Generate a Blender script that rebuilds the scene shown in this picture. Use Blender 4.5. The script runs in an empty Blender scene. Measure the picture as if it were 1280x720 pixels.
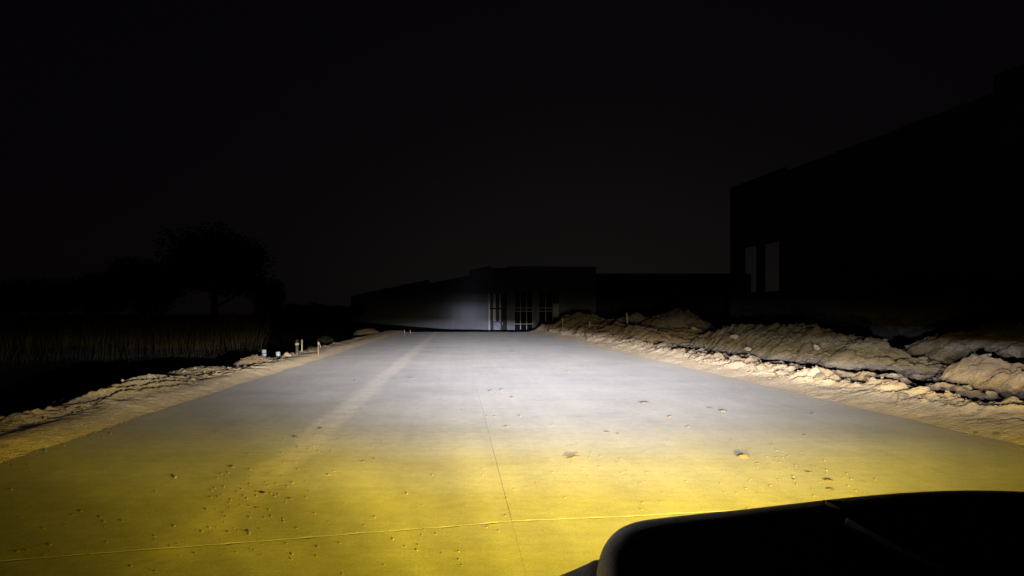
import bpy, bmesh, math, random
import numpy as np
from mathutils import Vector, Matrix, noise as mnoise

# ---------------------------------------------------------------- camera, sky, exposure
S = bpy.context.scene
COL = S.collection
F, CX, HY, CZ = 924.0, 572.0, 393.0, 1.6          # focal length in photo pixels, vanishing point, eye height
cam = bpy.data.cameras.new('camera'); camo = bpy.data.objects.new('camera', cam); COL.objects.link(camo)
camo.location = (0, 0, CZ); camo.rotation_euler = (math.radians(90), 0, 0)
cam.sensor_width = 36; cam.lens = 36 * F / 1280
cam.shift_x = (640 - CX) / 1280; cam.shift_y = (HY - 360) / 1280
cam.clip_start = 0.05; cam.clip_end = 9000
S.camera = camo

w = bpy.data.worlds.new('World'); S.world = w; w.use_nodes = True
nt = w.node_tree; nt.nodes.clear()
def N(nt, t, **k):
    n = nt.nodes.new(t)
    for a, b in k.items(): setattr(n, a, b)
    return n
def math_n(nt, op, a, b=None, c=None, clamp=False):
    n = N(nt, 'ShaderNodeMath', operation=op); n.use_clamp = clamp
    for i, v in enumerate((a, b, c)):
        if v is None: continue
        if isinstance(v, (int, float)): n.inputs[i].default_value = v
        else: nt.links.new(v, n.inputs[i])
    return n.outputs[0]
# night sky: a faint glow of a town low over the horizon, fading upwards
sky = N(nt, 'ShaderNodeTexSky', sky_type='NISHITA'); sky.sun_disc = False
sky.sun_elevation = math.radians(2); sky.sun_rotation = math.radians(180)
tc = N(nt, 'ShaderNodeTexCoord'); sep = N(nt, 'ShaderNodeSeparateXYZ')
nt.links.new(tc.outputs['Generated'], sep.inputs[0])
el = math_n(nt, 'MAXIMUM', sep.outputs[2], 0.0)
up = math_n(nt, 'EXPONENT', math_n(nt, 'MULTIPLY', el, -3.2))
az = math_n(nt, 'ADD', math_n(nt, 'MULTIPLY', math_n(nt, 'ADD', math_n(nt, 'MULTIPLY', sep.outputs[1], 0.985), math_n(nt, 'MULTIPLY', sep.outputs[0], 0.17)), 0.5), 0.5)
az = math_n(nt, 'POWER', math_n(nt, 'MAXIMUM', az, 0.0), 30.0)
glow = math_n(nt, 'MULTIPLY', up, math_n(nt, 'ADD', math_n(nt, 'MULTIPLY', az, 0.0047), 0.0002))
mixc = N(nt, 'ShaderNodeVectorMath', operation='SCALE'); mixc.inputs[0].default_value = (1.06, 0.93, 0.80)
nt.links.new(glow, mixc.inputs['Scale'])
sk2 = N(nt, 'ShaderNodeVectorMath', operation='SCALE'); sk2.inputs['Scale'].default_value = 0.0002
nt.links.new(sky.outputs[0], sk2.inputs[0])
fl0 = N(nt, 'ShaderNodeVectorMath', operation='ADD'); fl0.inputs[1].default_value = (0.0011, 0.0006, 0.0012); nt.links.new(sk2.outputs[0], fl0.inputs[0])
base = N(nt, 'ShaderNodeVectorMath', operation='ADD'); nt.links.new(mixc.outputs[0], base.inputs[0]); nt.links.new(fl0.outputs[0], base.inputs[1])
bg = N(nt, 'ShaderNodeBackground'); bg.inputs[1].default_value = 1.0
wo = N(nt, 'ShaderNodeOutputWorld')
nt.links.new(base.outputs[0], bg.inputs[0]); nt.links.new(bg.outputs[0], wo.inputs[0])

S.view_settings.view_transform = 'Standard'; S.view_settings.look = 'None'
S.view_settings.exposure = 0; S.view_settings.gamma = 1; S.view_settings.use_curve_mapping = False
S.render.engine = 'CYCLES'

# beam patterns (relative road brightness against distance ahead of the lamp); the lamps sit in the car further down
HEAD_POWER, FOG_POWER = 16.0, 52.0

# ---------------------------------------------------------------- helpers
rng = random.Random(7)
def P(x, y, Y): return ((x - CX) / F * Y, Y, CZ - (y - HY) / F * Y)     # plan position read off a survey of the photo
def G(x, y):
    Y = CZ * F / (y - HY); return ((x - CX) / F * Y, Y)
def tag(o, label=None, cat=None, group=None, kind=None):
    if label: o['label'] = label
    if cat: o['category'] = cat
    if group: o['group'] = group
    if kind: o['kind'] = kind
    return o
def link(name, me, mat=None, parent=None):
    o = bpy.data.objects.new(name, me); COL.objects.link(o)
    if mat is not None and me is not None and len(me.materials) == 0: me.materials.append(mat)
    if parent: o.parent = parent
    return o
def empty(name, loc=(0, 0, 0), rz=0):
    o = bpy.data.objects.new(name, None); COL.objects.link(o); o.location = loc; o.rotation_euler = (0, 0, rz)
    o.empty_display_size = 0.2
    return o
def mesh(name, v, f, smooth=False):
    me = bpy.data.meshes.new(name); me.from_pydata([tuple(a) for a in v], [], f); me.update()
    if smooth: me.polygons.foreach_set('use_smooth', [True] * len(me.polygons))
    return me
def bm_mesh(name, bm, smooth=False):
    me = bpy.data.meshes.new(name); bmesh.ops.recalc_face_normals(bm, faces=bm.faces); bm.to_mesh(me); bm.free()
    if smooth: me.polygons.foreach_set('use_smooth', [True] * len(me.polygons))
    return me
def add_box(bm, lo, hi, bevel=0.0):
    c = [(a + b) / 2 for a, b in zip(lo, hi)]; s = [b - a for a, b in zip(lo, hi)]
    r = bmesh.ops.create_cube(bm, size=1, matrix=Matrix.Translation(c) @ Matrix.Diagonal((*s, 1)))
    if bevel:
        es = list({e for v in r['verts'] for e in v.link_edges})
        bmesh.ops.bevel(bm, geom=es, offset=bevel, segments=2, affect='EDGES', profile=0.6)
def box(name, lo, hi, mat, parent=None, bevel=0.0):
    bm = bmesh.new(); add_box(bm, lo, hi, bevel); return link(name, bm_mesh(name, bm), mat, parent)
def lathe(bm, prof, seg=20, M=Matrix()):
    rings = []
    for r, z in prof:
        rings.append([bm.verts.new(M @ Vector((r * math.cos(2 * math.pi * i / seg), r * math.sin(2 * math.pi * i / seg), z))) for i in range(seg)])
    for a, b in zip(rings, rings[1:]):
        for i in range(seg): bm.faces.new((a[i], a[(i + 1) % seg], b[(i + 1) % seg], b[i]))
    bm.faces.new(rings[0][::-1]); bm.faces.new(rings[-1])
# numpy noise
def _h(ix, iy, s):
    n = (ix.astype(np.int64) * 374761393 + iy.astype(np.int64) * 668265263 + s * 1442695041) & 0x7fffffff
    n = ((n ^ (n >> 13)) * 1274126177) & 0x7fffffff
    n = ((n ^ (n >> 16)) * 1911520717) & 0x7fffffff
    return ((n >> 7) & 0xffff) / 65535.0
def vnoise(x, y, s=0):
    ix, iy = np.floor(x), np.floor(y); fx, fy = x - ix, y - iy
    fx = fx * fx * fx * (fx * (fx * 6 - 15) + 10); fy = fy * fy * fy * (fy * (fy * 6 - 15) + 10)
    a, b, c, d = _h(ix, iy, s), _h(ix + 1, iy, s), _h(ix, iy + 1, s), _h(ix + 1, iy + 1, s)
    return (a + (b - a) * fx) * (1 - fy) + (c + (d - c) * fx) * fy
def fbm(x, y, s=0, o=4, g=0.5):
    t, a, n = 0, 1.0, 0
    for i in range(o):
        t = t + a * (vnoise(x * 2 ** i + 17.3 * i, y * 2 ** i - 9.1 * i, s + i) * 2 - 1); n += a; a *= g
    return t / n
def worley(x, y, s=0):
    ix, iy = np.floor(x), np.floor(y)
    f1 = np.full(x.shape, 9.0); f2 = np.full(x.shape, 9.0); idv = np.zeros(x.shape)
    for dx in (-1, 0, 1):
        for dy in (-1, 0, 1):
            cx, cy = ix + dx, iy + dy
            d = np.hypot(cx + _h(cx, cy, s) - x, cy + _h(cx, cy, s + 5) - y)
            hid = _h(cx, cy, s + 9)
            m = d < f1
            f2 = np.where(m, f1, np.minimum(f2, d)); idv = np.where(m, hid, idv); f1 = np.where(m, d, f1)
    return f1, f2, idv
def sstep(a, b, x):
    t = np.clip((x - a) / (b - a), 0, 1); return t * t * (3 - 2 * t)
def clods(x, y, size, s=0):
    """broken clay: domed cells of uneven height with crevices between"""
    wx = x + 0.35 * size * fbm(x / size * 1.3, y / size * 1.3, s + 40, 2); wy = y + 0.35 * size * fbm(x / size * 1.3, y / size * 1.3, s + 60, 2)
    f1, f2, h = worley(wx / size, wy / size, s)
    return (np.clip((f2 - f1) * 3.0, 0, 1) ** 0.5) * (0.2 + 0.8 * h) * (1 + 0.35 * fbm(x / size * 4, y / size * 4, s + 80, 2))
def grid(name, X, Y, Z, mat, parent=None):
    ny, nx = X.shape
    v = np.stack([X, Y, Z], -1).reshape(-1, 3)
    i = np.arange(ny * nx).reshape(ny, nx)
    q = np.stack([i[:-1, :-1], i[:-1, 1:], i[1:, 1:], i[1:, :-1]], -1).reshape(-1, 4)
    me = bpy.data.meshes.new(name)
    me.vertices.add(len(v)); me.vertices.foreach_set('co', v.astype(np.float32).ravel())
    me.loops.add(q.size); me.loops.foreach_set('vertex_index', q.astype(np.int32).ravel())
    me.polygons.add(len(q)); me.polygons.foreach_set('loop_start', np.arange(0, q.size, 4, dtype=np.int32))
    me.update(calc_edges=True); me.validate()
    me.polygons.foreach_set('use_smooth', [True] * len(me.polygons))
    return link(name, me, mat, parent)

# ---------------------------------------------------------------- materials
def material(name, color, rough=0.9, spec=0.3, metal=0.0):
    m = bpy.data.materials.new(name); m.use_nodes = True
    b = m.node_tree.nodes['Principled BSDF']
    b.inputs['Base Color'].default_value = (*color, 1); b.inputs['Roughness'].default_value = rough
    if rough > 0.82: b.inputs['Diffuse Roughness'].default_value = 1.0
    b.inputs['Specular IOR Level'].default_value = spec; b.inputs['Metallic'].default_value = metal
    return m, m.node_tree, b
def ramp(nt, fac, stops, interp='LINEAR'):
    r = N(nt, 'ShaderNodeValToRGB'); r.color_ramp.interpolation = interp
    e = r.color_ramp.elements
    while len(e) < len(stops): e.new(0.5)
    for k, (p, c) in zip(e, stops):
        k.position = p; k.color = (*c, 1) if len(c) == 3 else c
    if fac is not None: nt.links.new(fac, r.inputs[0])
    return r.outputs[0]
def noise_n(nt, scale, detail=4, rough=0.55, vec=None, dist=0.0):
    n = N(nt, 'ShaderNodeTexNoise'); n.inputs['Scale'].default_value = scale; n.inputs['Detail'].default_value = detail
    n.inputs['Roughness'].default_value = rough; n.inputs['Distortion'].default_value = dist
    if vec is not None: nt.links.new(vec, n.inputs['Vector'])
    return n.outputs[0]
def pos(nt, scale=None):
    g = N(nt, 'ShaderNodeNewGeometry').outputs['Position']
    if scale is None: return g
    m = N(nt, 'ShaderNodeVectorMath', operation='MULTIPLY'); m.inputs[1].default_value = scale; nt.links.new(g, m.inputs[0])
    return m.outputs[0]
def objco(nt): return N(nt, 'ShaderNodeTexCoord').outputs['Object']
def mixrgb(nt, fac, a, b, mode='MIX'):
    n = N(nt, 'ShaderNodeMix', data_type='RGBA', blend_type=mode)
    for s, v in ((n.inputs[0], fac), (n.inputs[6], a), (n.inputs[7], b)):
        if isinstance(v, (int, float)): s.default_value = v
        elif isinstance(v, tuple): s.default_value = (*v, 1)
        else: nt.links.new(v, s)
    return n.outputs[2]
def bump(nt, b, h, dist, strength=1.0):
    n = N(nt, 'ShaderNodeBump'); n.inputs['Distance'].default_value = dist; n.inputs['Strength'].default_value = strength
    nt.links.new(h, n.inputs['Height']); nt.links.new(n.outputs[0], b.inputs['Normal'])

def dirt_material(name, c1, c2, c3, grit=0.012):
    m, nt, b = material(name, c1, 1.0, 0.1)
    p = pos(nt)
    n1 = noise_n(nt, 0.9, 5, 0.6, p); n2 = noise_n(nt, 14, 4, 0.6, p); n3 = noise_n(nt, 70, 3, 0.6, p)
    c = ramp(nt, n1, [(0.3, c1), (0.5, c2), (0.72, c3)])
    c = mixrgb(nt, 0.55, c, ramp(nt, n2, [(0.3, (0.55, 0.52, 0.5)), (0.7, (1.25, 1.22, 1.2))]), 'MULTIPLY')
    nt.links.new(c, b.inputs['Base Color'])
    vo = N(nt, 'ShaderNodeTexVoronoi', feature='DISTANCE_TO_EDGE'); vo.inputs['Scale'].default_value = 9.0
    wp = N(nt, 'ShaderNodeVectorMath', operation='ADD'); nt.links.new(p, wp.inputs[0])
    ws = N(nt, 'ShaderNodeVectorMath', operation='SCALE'); ws.inputs['Scale'].default_value = 0.12
    nn = N(nt, 'ShaderNodeTexNoise'); nn.inputs['Scale'].default_value = 8.0; nt.links.new(p, nn.inputs['Vector']); nt.links.new(nn.outputs['Color'], ws.inputs[0]); nt.links.new(ws.outputs[0], wp.inputs[1])
    nt.links.new(wp.outputs[0], vo.inputs['Vector'])
    cr = math_n(nt, 'MINIMUM', math_n(nt, 'MULTIPLY', vo.outputs['Distance'], 6.0), 1.0)
    h = math_n(nt, 'ADD', math_n(nt, 'ADD', math_n(nt, 'MULTIPLY', n2, 2.0), math_n(nt, 'MULTIPLY', n3, 0.8)), math_n(nt, 'MULTIPLY', cr, 0.3))
    bump(nt, b, h, grit)
    return m
M_dirt = dirt_material('dug_clay', (0.30, 0.225, 0.15), (0.36, 0.275, 0.19), (0.43, 0.345, 0.25), 0.016)
M_pile = dirt_material('spoil_clay', (0.24, 0.205, 0.155), (0.30, 0.26, 0.20), (0.36, 0.32, 0.26), 0.03)
M_dust = dirt_material('packed_dust', (0.38, 0.30, 0.21), (0.43, 0.345, 0.25), (0.47, 0.385, 0.285), 0.006)
M_earth = dirt_material('field_soil', (0.07, 0.055, 0.04), (0.09, 0.07, 0.05), (0.11, 0.09, 0.06), 0.02)
M_rock = dirt_material('pale_limestone', (0.42, 0.37, 0.30), (0.48, 0.43, 0.36), (0.54, 0.49, 0.42), 0.01)

def concrete_material():
    m, nt, b = material('road_concrete', (0.33, 0.33, 0.33), 0.85, 0.25)
    p = pos(nt); sep = N(nt, 'ShaderNodeSeparateXYZ'); nt.links.new(p, sep.inputs[0])
    big = noise_n(nt, 0.55, 5, 0.6, p)
    streak = noise_n(nt, 1.0, 4, 0.6, pos(nt, (0.35, 5.0, 1)))       # broom strokes across the lane
    broom = noise_n(nt, 1.0, 3, 0.55, pos(nt, (1.2, 70.0, 1)))
    fine = noise_n(nt, 55, 3, 0.6, p)
    c = ramp(nt, big, [(0.28, (0.285, 0.28, 0.285)), (0.5, (0.335, 0.33, 0.332)), (0.75, (0.38, 0.372, 0.366))])
    c = mixrgb(nt, 0.5, c, ramp(nt, streak, [(0.3, (0.9, 0.9, 0.9)), (0.7, (1.08, 1.08, 1.07))]), 'MULTIPLY')
    tyre = noise_n(nt, 1.0, 4, 0.6, pos(nt, (4.0, 0.12, 1)))
    c = mixrgb(nt, 0.3, c, ramp(nt, tyre, [(0.35, (0.86, 0.86, 0.87)), (0.6, (1.05, 1.05, 1.04))]), 'MULTIPLY')
    mid_ = noise_n(nt, 7, 5, 0.7, p)
    c = mixrgb(nt, 0.6, c, ramp(nt, mid_, [(0.32, (0.84, 0.83, 0.82)), (0.68, (1.13, 1.12, 1.10))]), 'MULTIPLY')
    c = mixrgb(nt, 0.65, c, ramp(nt, fine, [(0.3, (0.75, 0.75, 0.75)), (0.7, (1.2, 1.2, 1.2))]), 'MULTIPLY')
    # dust carried along one wheel track and along both road edges
    wob = math_n(nt, 'MULTIPLY', math_n(nt, 'SUBTRACT', noise_n(nt, 0.5, 3, 0.5, p), 0.5), 0.35)
    xx = math_n(nt, 'ADD', sep.outputs[0], wob)
    def band(x0, half, soft):
        d = math_n(nt, 'ABSOLUTE', math_n(nt, 'SUBTRACT', xx, x0))
        mr = N(nt, 'ShaderNodeMapRange'); mr.interpolation_type = 'SMOOTHSTEP'
        mr.inputs[1].default_value = half + soft; mr.inputs[2].default_value = half - soft * 0.3
        nt.links.new(d, mr.inputs[0]); return mr.outputs[0]
    patch = ramp(nt, noise_n(nt, 3.5, 5, 0.65, p), [(0.36, (0.3, 0.3, 0.3)), (0.60, (1, 1, 1))])
    tr = math_n(nt, 'MULTIPLY', math_n(nt, 'MULTIPLY', band(-1.88, 0.14, 0.17), patch), 0.58)
    edge = N(nt, 'ShaderNodeMapRange'); edge.interpolation_type = 'SMOOTHSTEP'
    edge.inputs[1].default_value = 4.9; edge.inputs[2].default_value = 6.1
    nt.links.new(math_n(nt, 'ABSOLUTE', math_n(nt, 'SUBTRACT', xx, 0.95)), edge.inputs[0])
    ed = math_n(nt, 'MULTIPLY', math_n(nt, 'MULTIPLY', edge.outputs[0], patch), 0.55)
    c = mixrgb(nt, tr, c, (0.52, 0.475, 0.43)); c = mixrgb(nt, ed, c, (0.42, 0.35, 0.27))
    nt.links.new(c, b.inputs['Base Color'])
    h = math_n(nt, 'ADD', math_n(nt, 'ADD', math_n(nt, 'MULTIPLY', broom, 1.0), math_n(nt, 'MULTIPLY', fine, 0.9)), math_n(nt, 'MULTIPLY', noise_n(nt, 12, 4, 0.6, p), 0.9))
    bump(nt, b, h, 0.0016)
    return m
M_conc = concrete_material()

def wall_material(name, col, var=0.15):
    m, nt, b = material(name, col, 0.9, 0.2)
    p = pos(nt)
    n1 = noise_n(nt, 0.35, 5, 0.6, p); n2 = noise_n(nt, 1.0, 4, 0.6, pos(nt, (2.5, 2.5, 0.25)))
    c = mixrgb(nt, 1.0, col, ramp(nt, n1, [(0.3, (1 - var,) * 3), (0.7, (1 + var,) * 3)]), 'MULTIPLY')
    c = mixrgb(nt, 0.6, c, ramp(nt, n2, [(0.3, (1 - var,) * 3), (0.7, (1 + var,) * 3)]), 'MULTIPLY')
    nt.links.new(c, b.inputs['Base Color']); bump(nt, b, noise_n(nt, 30, 3, 0.6, p), 0.004)
    return m
M_wall = wall_material('painted_tilt_wall', (0.37, 0.39, 0.48), 0.08)
M_wall2 = wall_material('raw_concrete_panel', (0.16, 0.155, 0.15))
M_pier = wall_material('lit_pier', (0.42, 0.44, 0.52), 0.08)  # lit look of the piers put in as a tone lighter than the walls
M_white = material('white_frame_paint', (0.75, 0.75, 0.75), 0.5)[0]
M_whiteb = wall_material('weathered_white_board', (0.74, 0.74, 0.74), 0.12)
M_glass = material('tinted_glass', (0.01, 0.012, 0.015), 0.08, 0.5)[0]
M_glint = wall_material('painted_glint_white', (0.84, 0.87, 0.88), 0.05)  # near-white colour standing in for reflected light on panes and entrance
M_roof = material('roof_membrane', (0.08, 0.08, 0.08), 0.95)[0]
M_dark = material('dark_steel', (0.03, 0.03, 0.033), 0.6)[0]

def noisy(name, c1, c2, scale, rough=0.8, spec=0.3, bd=0.0):
    m, nt, b = material(name, c1, rough, spec)
    n = noise_n(nt, scale, 4, 0.6, objco(nt))
    nt.links.new(ramp(nt, n, [(0.35, c1), (0.65, c2)]), b.inputs['Base Color'])
    if bd: bump(nt, b, n, bd)
    return m
M_wood = noisy('stake_wood', (0.42, 0.33, 0.22), (0.58, 0.48, 0.35), 30)
M_wpaint = noisy('chalky_white_paint', (0.62, 0.60, 0.56), (0.75, 0.74, 0.70), 25)
M_flag = noisy('survey_ribbon', (0.72, 0.60, 0.55), (0.80, 0.72, 0.68), 20)
M_pvcw = noisy('pale_pipe_plastic', (0.44, 0.56, 0.74), (0.54, 0.66, 0.82), 12, 0.4)
M_pvcb = noisy('blue_pipe_plastic', (0.09, 0.22, 0.48), (0.14, 0.30, 0.60), 12, 0.4)
M_post = noisy('grimy_post_metal', (0.07, 0.07, 0.07), (0.16, 0.15, 0.14), 15, 0.6)
M_wrap = noisy('blue_wrap', (0.12, 0.16, 0.34), (0.3, 0.36, 0.52), 3, 0.35)
M_leaf = noisy('dark_foliage', (0.02, 0.03, 0.012), (0.045, 0.06, 0.025), 0.8)
M_bush = noisy('weed_leaf', (0.03, 0.042, 0.015), (0.055, 0.065, 0.03), 6)
M_grass = noisy('dry_tall_grass', (0.045, 0.042, 0.028), (0.075, 0.068, 0.045), 0.5)
M_bark = noisy('bark', (0.05, 0.04, 0.03), (0.09, 0.07, 0.05), 4)

def paint_material():
    m, nt, b = material('dusty_black_paint', (0.012, 0.012, 0.012), 0.42, 0.5)
    o = objco(nt)
    n = noise_n(nt, 260, 2, 0.7, o); n2 = noise_n(nt, 5, 4, 0.6, o)
    f = math_n(nt, 'MULTIPLY', ramp(nt, n, [(0.46, (0, 0, 0)), (0.60, (1, 1, 1))]), math_n(nt, 'ADD', math_n(nt, 'MULTIPLY', n2, 0.7), 0.35))
    nt.links.new(mixrgb(nt, f, (0.012, 0.011, 0.012), (0.42, 0.37, 0.28)), b.inputs['Base Color'])
    nt.links.new(math_n(nt, 'ADD', math_n(nt, 'MULTIPLY', n, 0.35), 0.25), b.inputs['Roughness'])
    bump(nt, b, n, 0.0008)
    return m
M_paint = paint_material()
M_rubber = noisy('tyre_rubber', (0.015, 0.015, 0.015), (0.03, 0.028, 0.025), 20, 0.9)
M_rim = material('wheel_steel', (0.25, 0.25, 0.26), 0.4, 0.5, 1.0)[0]
M_lens = material('lamp_lens', (0.8, 0.8, 0.82), 0.15, 0.5)[0]
M_lensy = material('amber_lens', (0.8, 0.55, 0.06), 0.15, 0.5)[0]
M_seat = noisy('seat_fabric', (0.03, 0.03, 0.03), (0.05, 0.05, 0.05), 40)

# ---------------------------------------------------------------- ground and road
GZ = -0.8                                   # the natural ground lies lower than the new road
box_l = 4000
ground = link('ground', mesh('ground', [(-box_l, -400, GZ), (box_l, -400, GZ), (box_l, 7000, GZ), (-box_l, 7000, GZ)], [(0, 1, 2, 3)]), M_earth)
tag(ground, kind='structure')
EL, ER, YE = -4.95, 6.85, 67.5              # road edges and far end

road = empty('road'); tag(road, kind='structure')
JX = 0.42
def jy(x): return 5.70 + (0.27 * (x - 0.4) if x < 0.4 else 0.17 * (x - 0.4)) 
def slab(x0, x1, near, z, lo=0.002):
    """a cast slab with an eased edge; the cross joint runs a little askew"""
    g = 0.005; n = 150
    xs = [x0 + (x1 - x0) * i / n for i in range(n + 1)]
    def wob(x, s): return 0.022 * mnoise.noise((x * 1.1, s, 0)) + 0.010 * mnoise.noise((x * 5, s, 3)) + 0.006 * mnoise.noise((x * 17, s, 6))
    def row(o, zz):
        r = []
        for i, x in enumerate(xs):
            xx = x + (0.05 * o if i == 0 else (-0.05 * o if i == n else 0))
            yj = jy(x) + wob(x, 1.0)
            r.append((xx, (-14 + o) if near else (yj + g + o), zz, (yj - g - o) if near else (YE - o)))
        return r
    top, mid = row(0.006, z), row(0.0, z - 0.006)
    def chip(rw, k_):
        out = []
        for a, b_, zz, d_ in rw:
            q = max(0.0, mnoise.noise((a * 6, 4.0, 1)) + 0.5 * mnoise.noise((a * 21, 2.0, 5))) * k_
            out.append((a, b_ + (0 if near else q * 2.5), zz, d_ - (q * 2.5 if near else 0)))
        return out
    top = chip(top, 0.012)
    v, f = [], []
    for r in (top, mid):
        v += [(a, b, zz) for a, b, zz, d in r] + [(a, d, zz) for a, b, zz, d in r]
    v += [(a, b, -0.3) for a, b, zz, d in mid] + [(a, d, -0.3) for a, b, zz, d in mid]
    k = n + 1
    for i in range(n): f.append((i, i + 1, k + i + 1, k + i))
    for L in (0, 1):
        o, p = L * 2 * k, (L + 1) * 2 * k
        for i in range(n):
            f.append((o + i, p + i, p + i + 1, o + i + 1)); f.append((o + k + i + 1, p + k + i + 1, p + k + i, o + k + i))
        f.append((o, o + k, p + k, p)); f.append((o + n, p + n, p + k + n, o + k + n))
    return link('slab', mesh('slab', v, f), M_conc, road)
for x0, x1 in ((EL - 0.35, JX - 0.0003), (JX + 0.0003, ER + 0.35)):
    slab(x0, x1, True, 0.0); slab(x0, x1, False, 0.0025 if x0 > 0 else 0.0006)
box('joint_bed', (EL - 0.35, -14, -0.34), (ER + 0.35, YE - 0.05, -0.012), M_dust, road)

def rows(y0, y1, k=0.0055, coarse=None):
    ys = [y0]
    while ys[-1] < y1: ys.append(ys[-1] * (1 + k))
    if coarse: ys = list(np.arange(coarse, y0, 0.25)) + ys
    return np.array(ys)

# right verge: dust strip, broken ridge, ditch, second ridge, rough ground
def ridge(d, wdt): return np.exp(-(d / wdt) ** 2)
def layers(X, Y, per, s, skew=0.12):
    """sheets of pushed clay lapping over each other: long gentle face towards the road, torn step behind"""
    ph = (X + skew * Y + 0.55 * fbm(X * 0.3, Y * 0.45, s, 3) + 0.22 * fbm(X * 1.6, Y * 1.6, s + 4, 3) + 0.07 * fbm(X * 6, Y * 6, s + 8, 2)) / per
    c = np.floor(ph); q = ph - c
    amp = 0.15 + 0.95 * vnoise(c * 3.7, Y * 0.9 + c * 1.3, s + 12)
    return np.where(q < 0.88, (q / 0.88) ** 1.3, (1 - q) / 0.12) * amp
def right_h(X, Y):
    e = ER + 0.10 * fbm(X * 0 + 3, Y * 0.7, 3, 4) + 0.05 * fbm(X * 0, Y * 3.1, 8, 3)
    r = X - e
    far = sstep(26, 46, Y)
    z = -0.03 + 0.13 * sstep(-0.22, 0.62, r) - 0.03 * sstep(0.7, 1.1, r) + 0.018 * fbm(X * 2.2, Y * 1.2, 1, 4) * sstep(0.0, 0.4, r) + 0.012 * fbm(X * 9, Y * 9, 5, 3) * sstep(0, 0.3, r)
    c1 = 8.15 + 0.25 * fbm(Y * 0.33, Y * 0 + 1.7, 11, 3) + 0.12 * fbm(Y * 1.3, Y * 0, 12, 3) + 0.05 * fbm(Y * 6, X * 2, 19, 2)
    h1 = (0.13 + 0.17 * (fbm(Y * 0.8, Y * 0 + 4, 13, 3) * 0.5 + 0.5))
    d1 = X - c1
    z = z + h1 * np.exp(-(d1 / np.where(d1 < 0, 0.5, 0.20)) ** 2) * (0.7 + 0.4 * clods(X, Y, 0.5, 20))
    c2 = 9.0 + 0.3 * fbm(Y * 0.25, Y * 0 + 7, 15, 3) + 0.1 * fbm(Y * 1.7, X * 0.5, 18, 3)
    d2 = X - c2
    z = z - 0.14 * ridge(d2 + 0.35, 0.22) * (1 - far) + (0.08 + 0.14 * (vnoise(Y * 0.5, Y * 0, 16))) * np.exp(-(d2 / np.where(d2 < 0, 0.35, 0.2)) ** 2)
    z = z - 0.45 * ridge(X - 9.75, 0.45) * (1 - far)
    tear = sstep(7.35, 7.9, X) * (1 - sstep(13, 15, X))
    z = z + tear * (0.17 * layers(X, Y, 0.75, 70, 0.32) + 0.055 * layers(X, Y, 0.34, 90, -0.15) + 0.03 * clods(X, Y, 0.25, 37) - 0.04)
    rough = sstep(8.0, 9.2, X)
    z = z + rough * (0.05 * clods(X, Y, 0.7, 30) + 0.06 * fbm(X * 1.1, Y * 1.1, 35, 4))
    hump = far * sstep(7.3, 10.2, X) * (1 - sstep(16.0, 19.5, X)) * (0.72 + 0.25 * fbm(X * 0.28, Y * 0.16, 41, 3))
    z = z + hump + far * tear * (0.34 * layers(X, Y * 0.55, 1.5, 110, 0.3) - 0.05)
    out = sstep(15.5, 19.5, X); z = z * (1 - out) + (GZ - 0.1) * out
    end = sstep(70.5, 76, Y + 0.8 * fbm(X * 0.5, Y * 0.5, 49, 2)); z = z * (1 - end) + (GZ - 0.1) * end
    return z
ys = rows(5.5, 78, 0.0045, -14); xs = np.concatenate([np.arange(6.45, 12.5, 0.036), np.arange(12.5, 20.3, 0.09)])
X, Y = np.meshgrid(xs, ys)
def verge_material():
    m = M_dirt.copy(); m.name = 'verge_clay_and_dust'
    nt = m.node_tree; b = nt.nodes['Principled BSDF']
    old = b.inputs['Base Color'].links[0].from_socket
    p = pos(nt); sp = N(nt, 'ShaderNodeSeparateXYZ'); nt.links.new(p, sp.inputs[0])
    xx = math_n(nt, 'ADD', math_n(nt, 'ABSOLUTE', math_n(nt, 'SUBTRACT', sp.outputs[0], 0.95)), math_n(nt, 'MULTIPLY', math_n(nt, 'SUBTRACT', noise_n(nt, 1.3, 4, 0.6, p), 0.5), 0.9))
    mr = N(nt, 'ShaderNodeMapRange'); mr.interpolation_type = 'SMOOTHSTEP'; mr.inputs[1].default_value = 7.25; mr.inputs[2].default_value = 6.6
    nt.links.new(xx, mr.inputs[0])
    dust = ramp(nt, noise_n(nt, 5, 5, 0.6, p), [(0.3, (0.46, 0.375, 0.275)), (0.7, (0.58, 0.485, 0.375))])
    nt.links.new(mixrgb(nt, mr.outputs[0], old, dust), b.inputs['Base Color'])
    return m
M_verge = verge_material()
vr = grid('verge_right', X, Y, right_h(X, Y), M_verge); tag(vr, kind='structure')

def left_h(X, Y):
    e = EL + 0.10 * fbm(X * 0 + 9, Y * 0.6, 53, 4) + 0.04 * fbm(X * 0, Y * 3.1, 58, 3)
    r = e - X
    z = -0.03 + 0.14 * sstep(-0.22, 0.55, r) - 0.05 * sstep(0.6, 1.0, r) + 0.015 * fbm(X * 2.2, Y * 1.0, 51, 4) * sstep(0, 0.4, r) + 0.008 * fbm(X * 9, Y * 9, 55, 3) * sstep(0, 0.3, r)
    c = -6.1 + 0.3 * fbm(Y * 0.3, Y * 0 + 2, 61, 3)
    z = z + 0.07 * ridge(X - c, 0.45) * (0.4 + 0.9 * clods(X, Y, 0.45, 63))
    z = z + sstep(5.55, 6.1, -X) * (0.05 * clods(X, Y, 0.3, 66) + 0.05 * fbm(X * 1.3, Y * 1.3, 67, 4))
    out = sstep(6.3, 7.9, -X + 0.5 * fbm(X * 0.4, Y * 0.3, 68, 3)); z = z * (1 - out) + (GZ - 0.1) * out
    end = sstep(69, 74, Y); z = z * (1 - end) + (GZ - 0.1) * end
    return z
xs = np.concatenate([np.arange(-9.6, -7.4, 0.1), np.arange(-7.4, -4.5, 0.034)])
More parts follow.
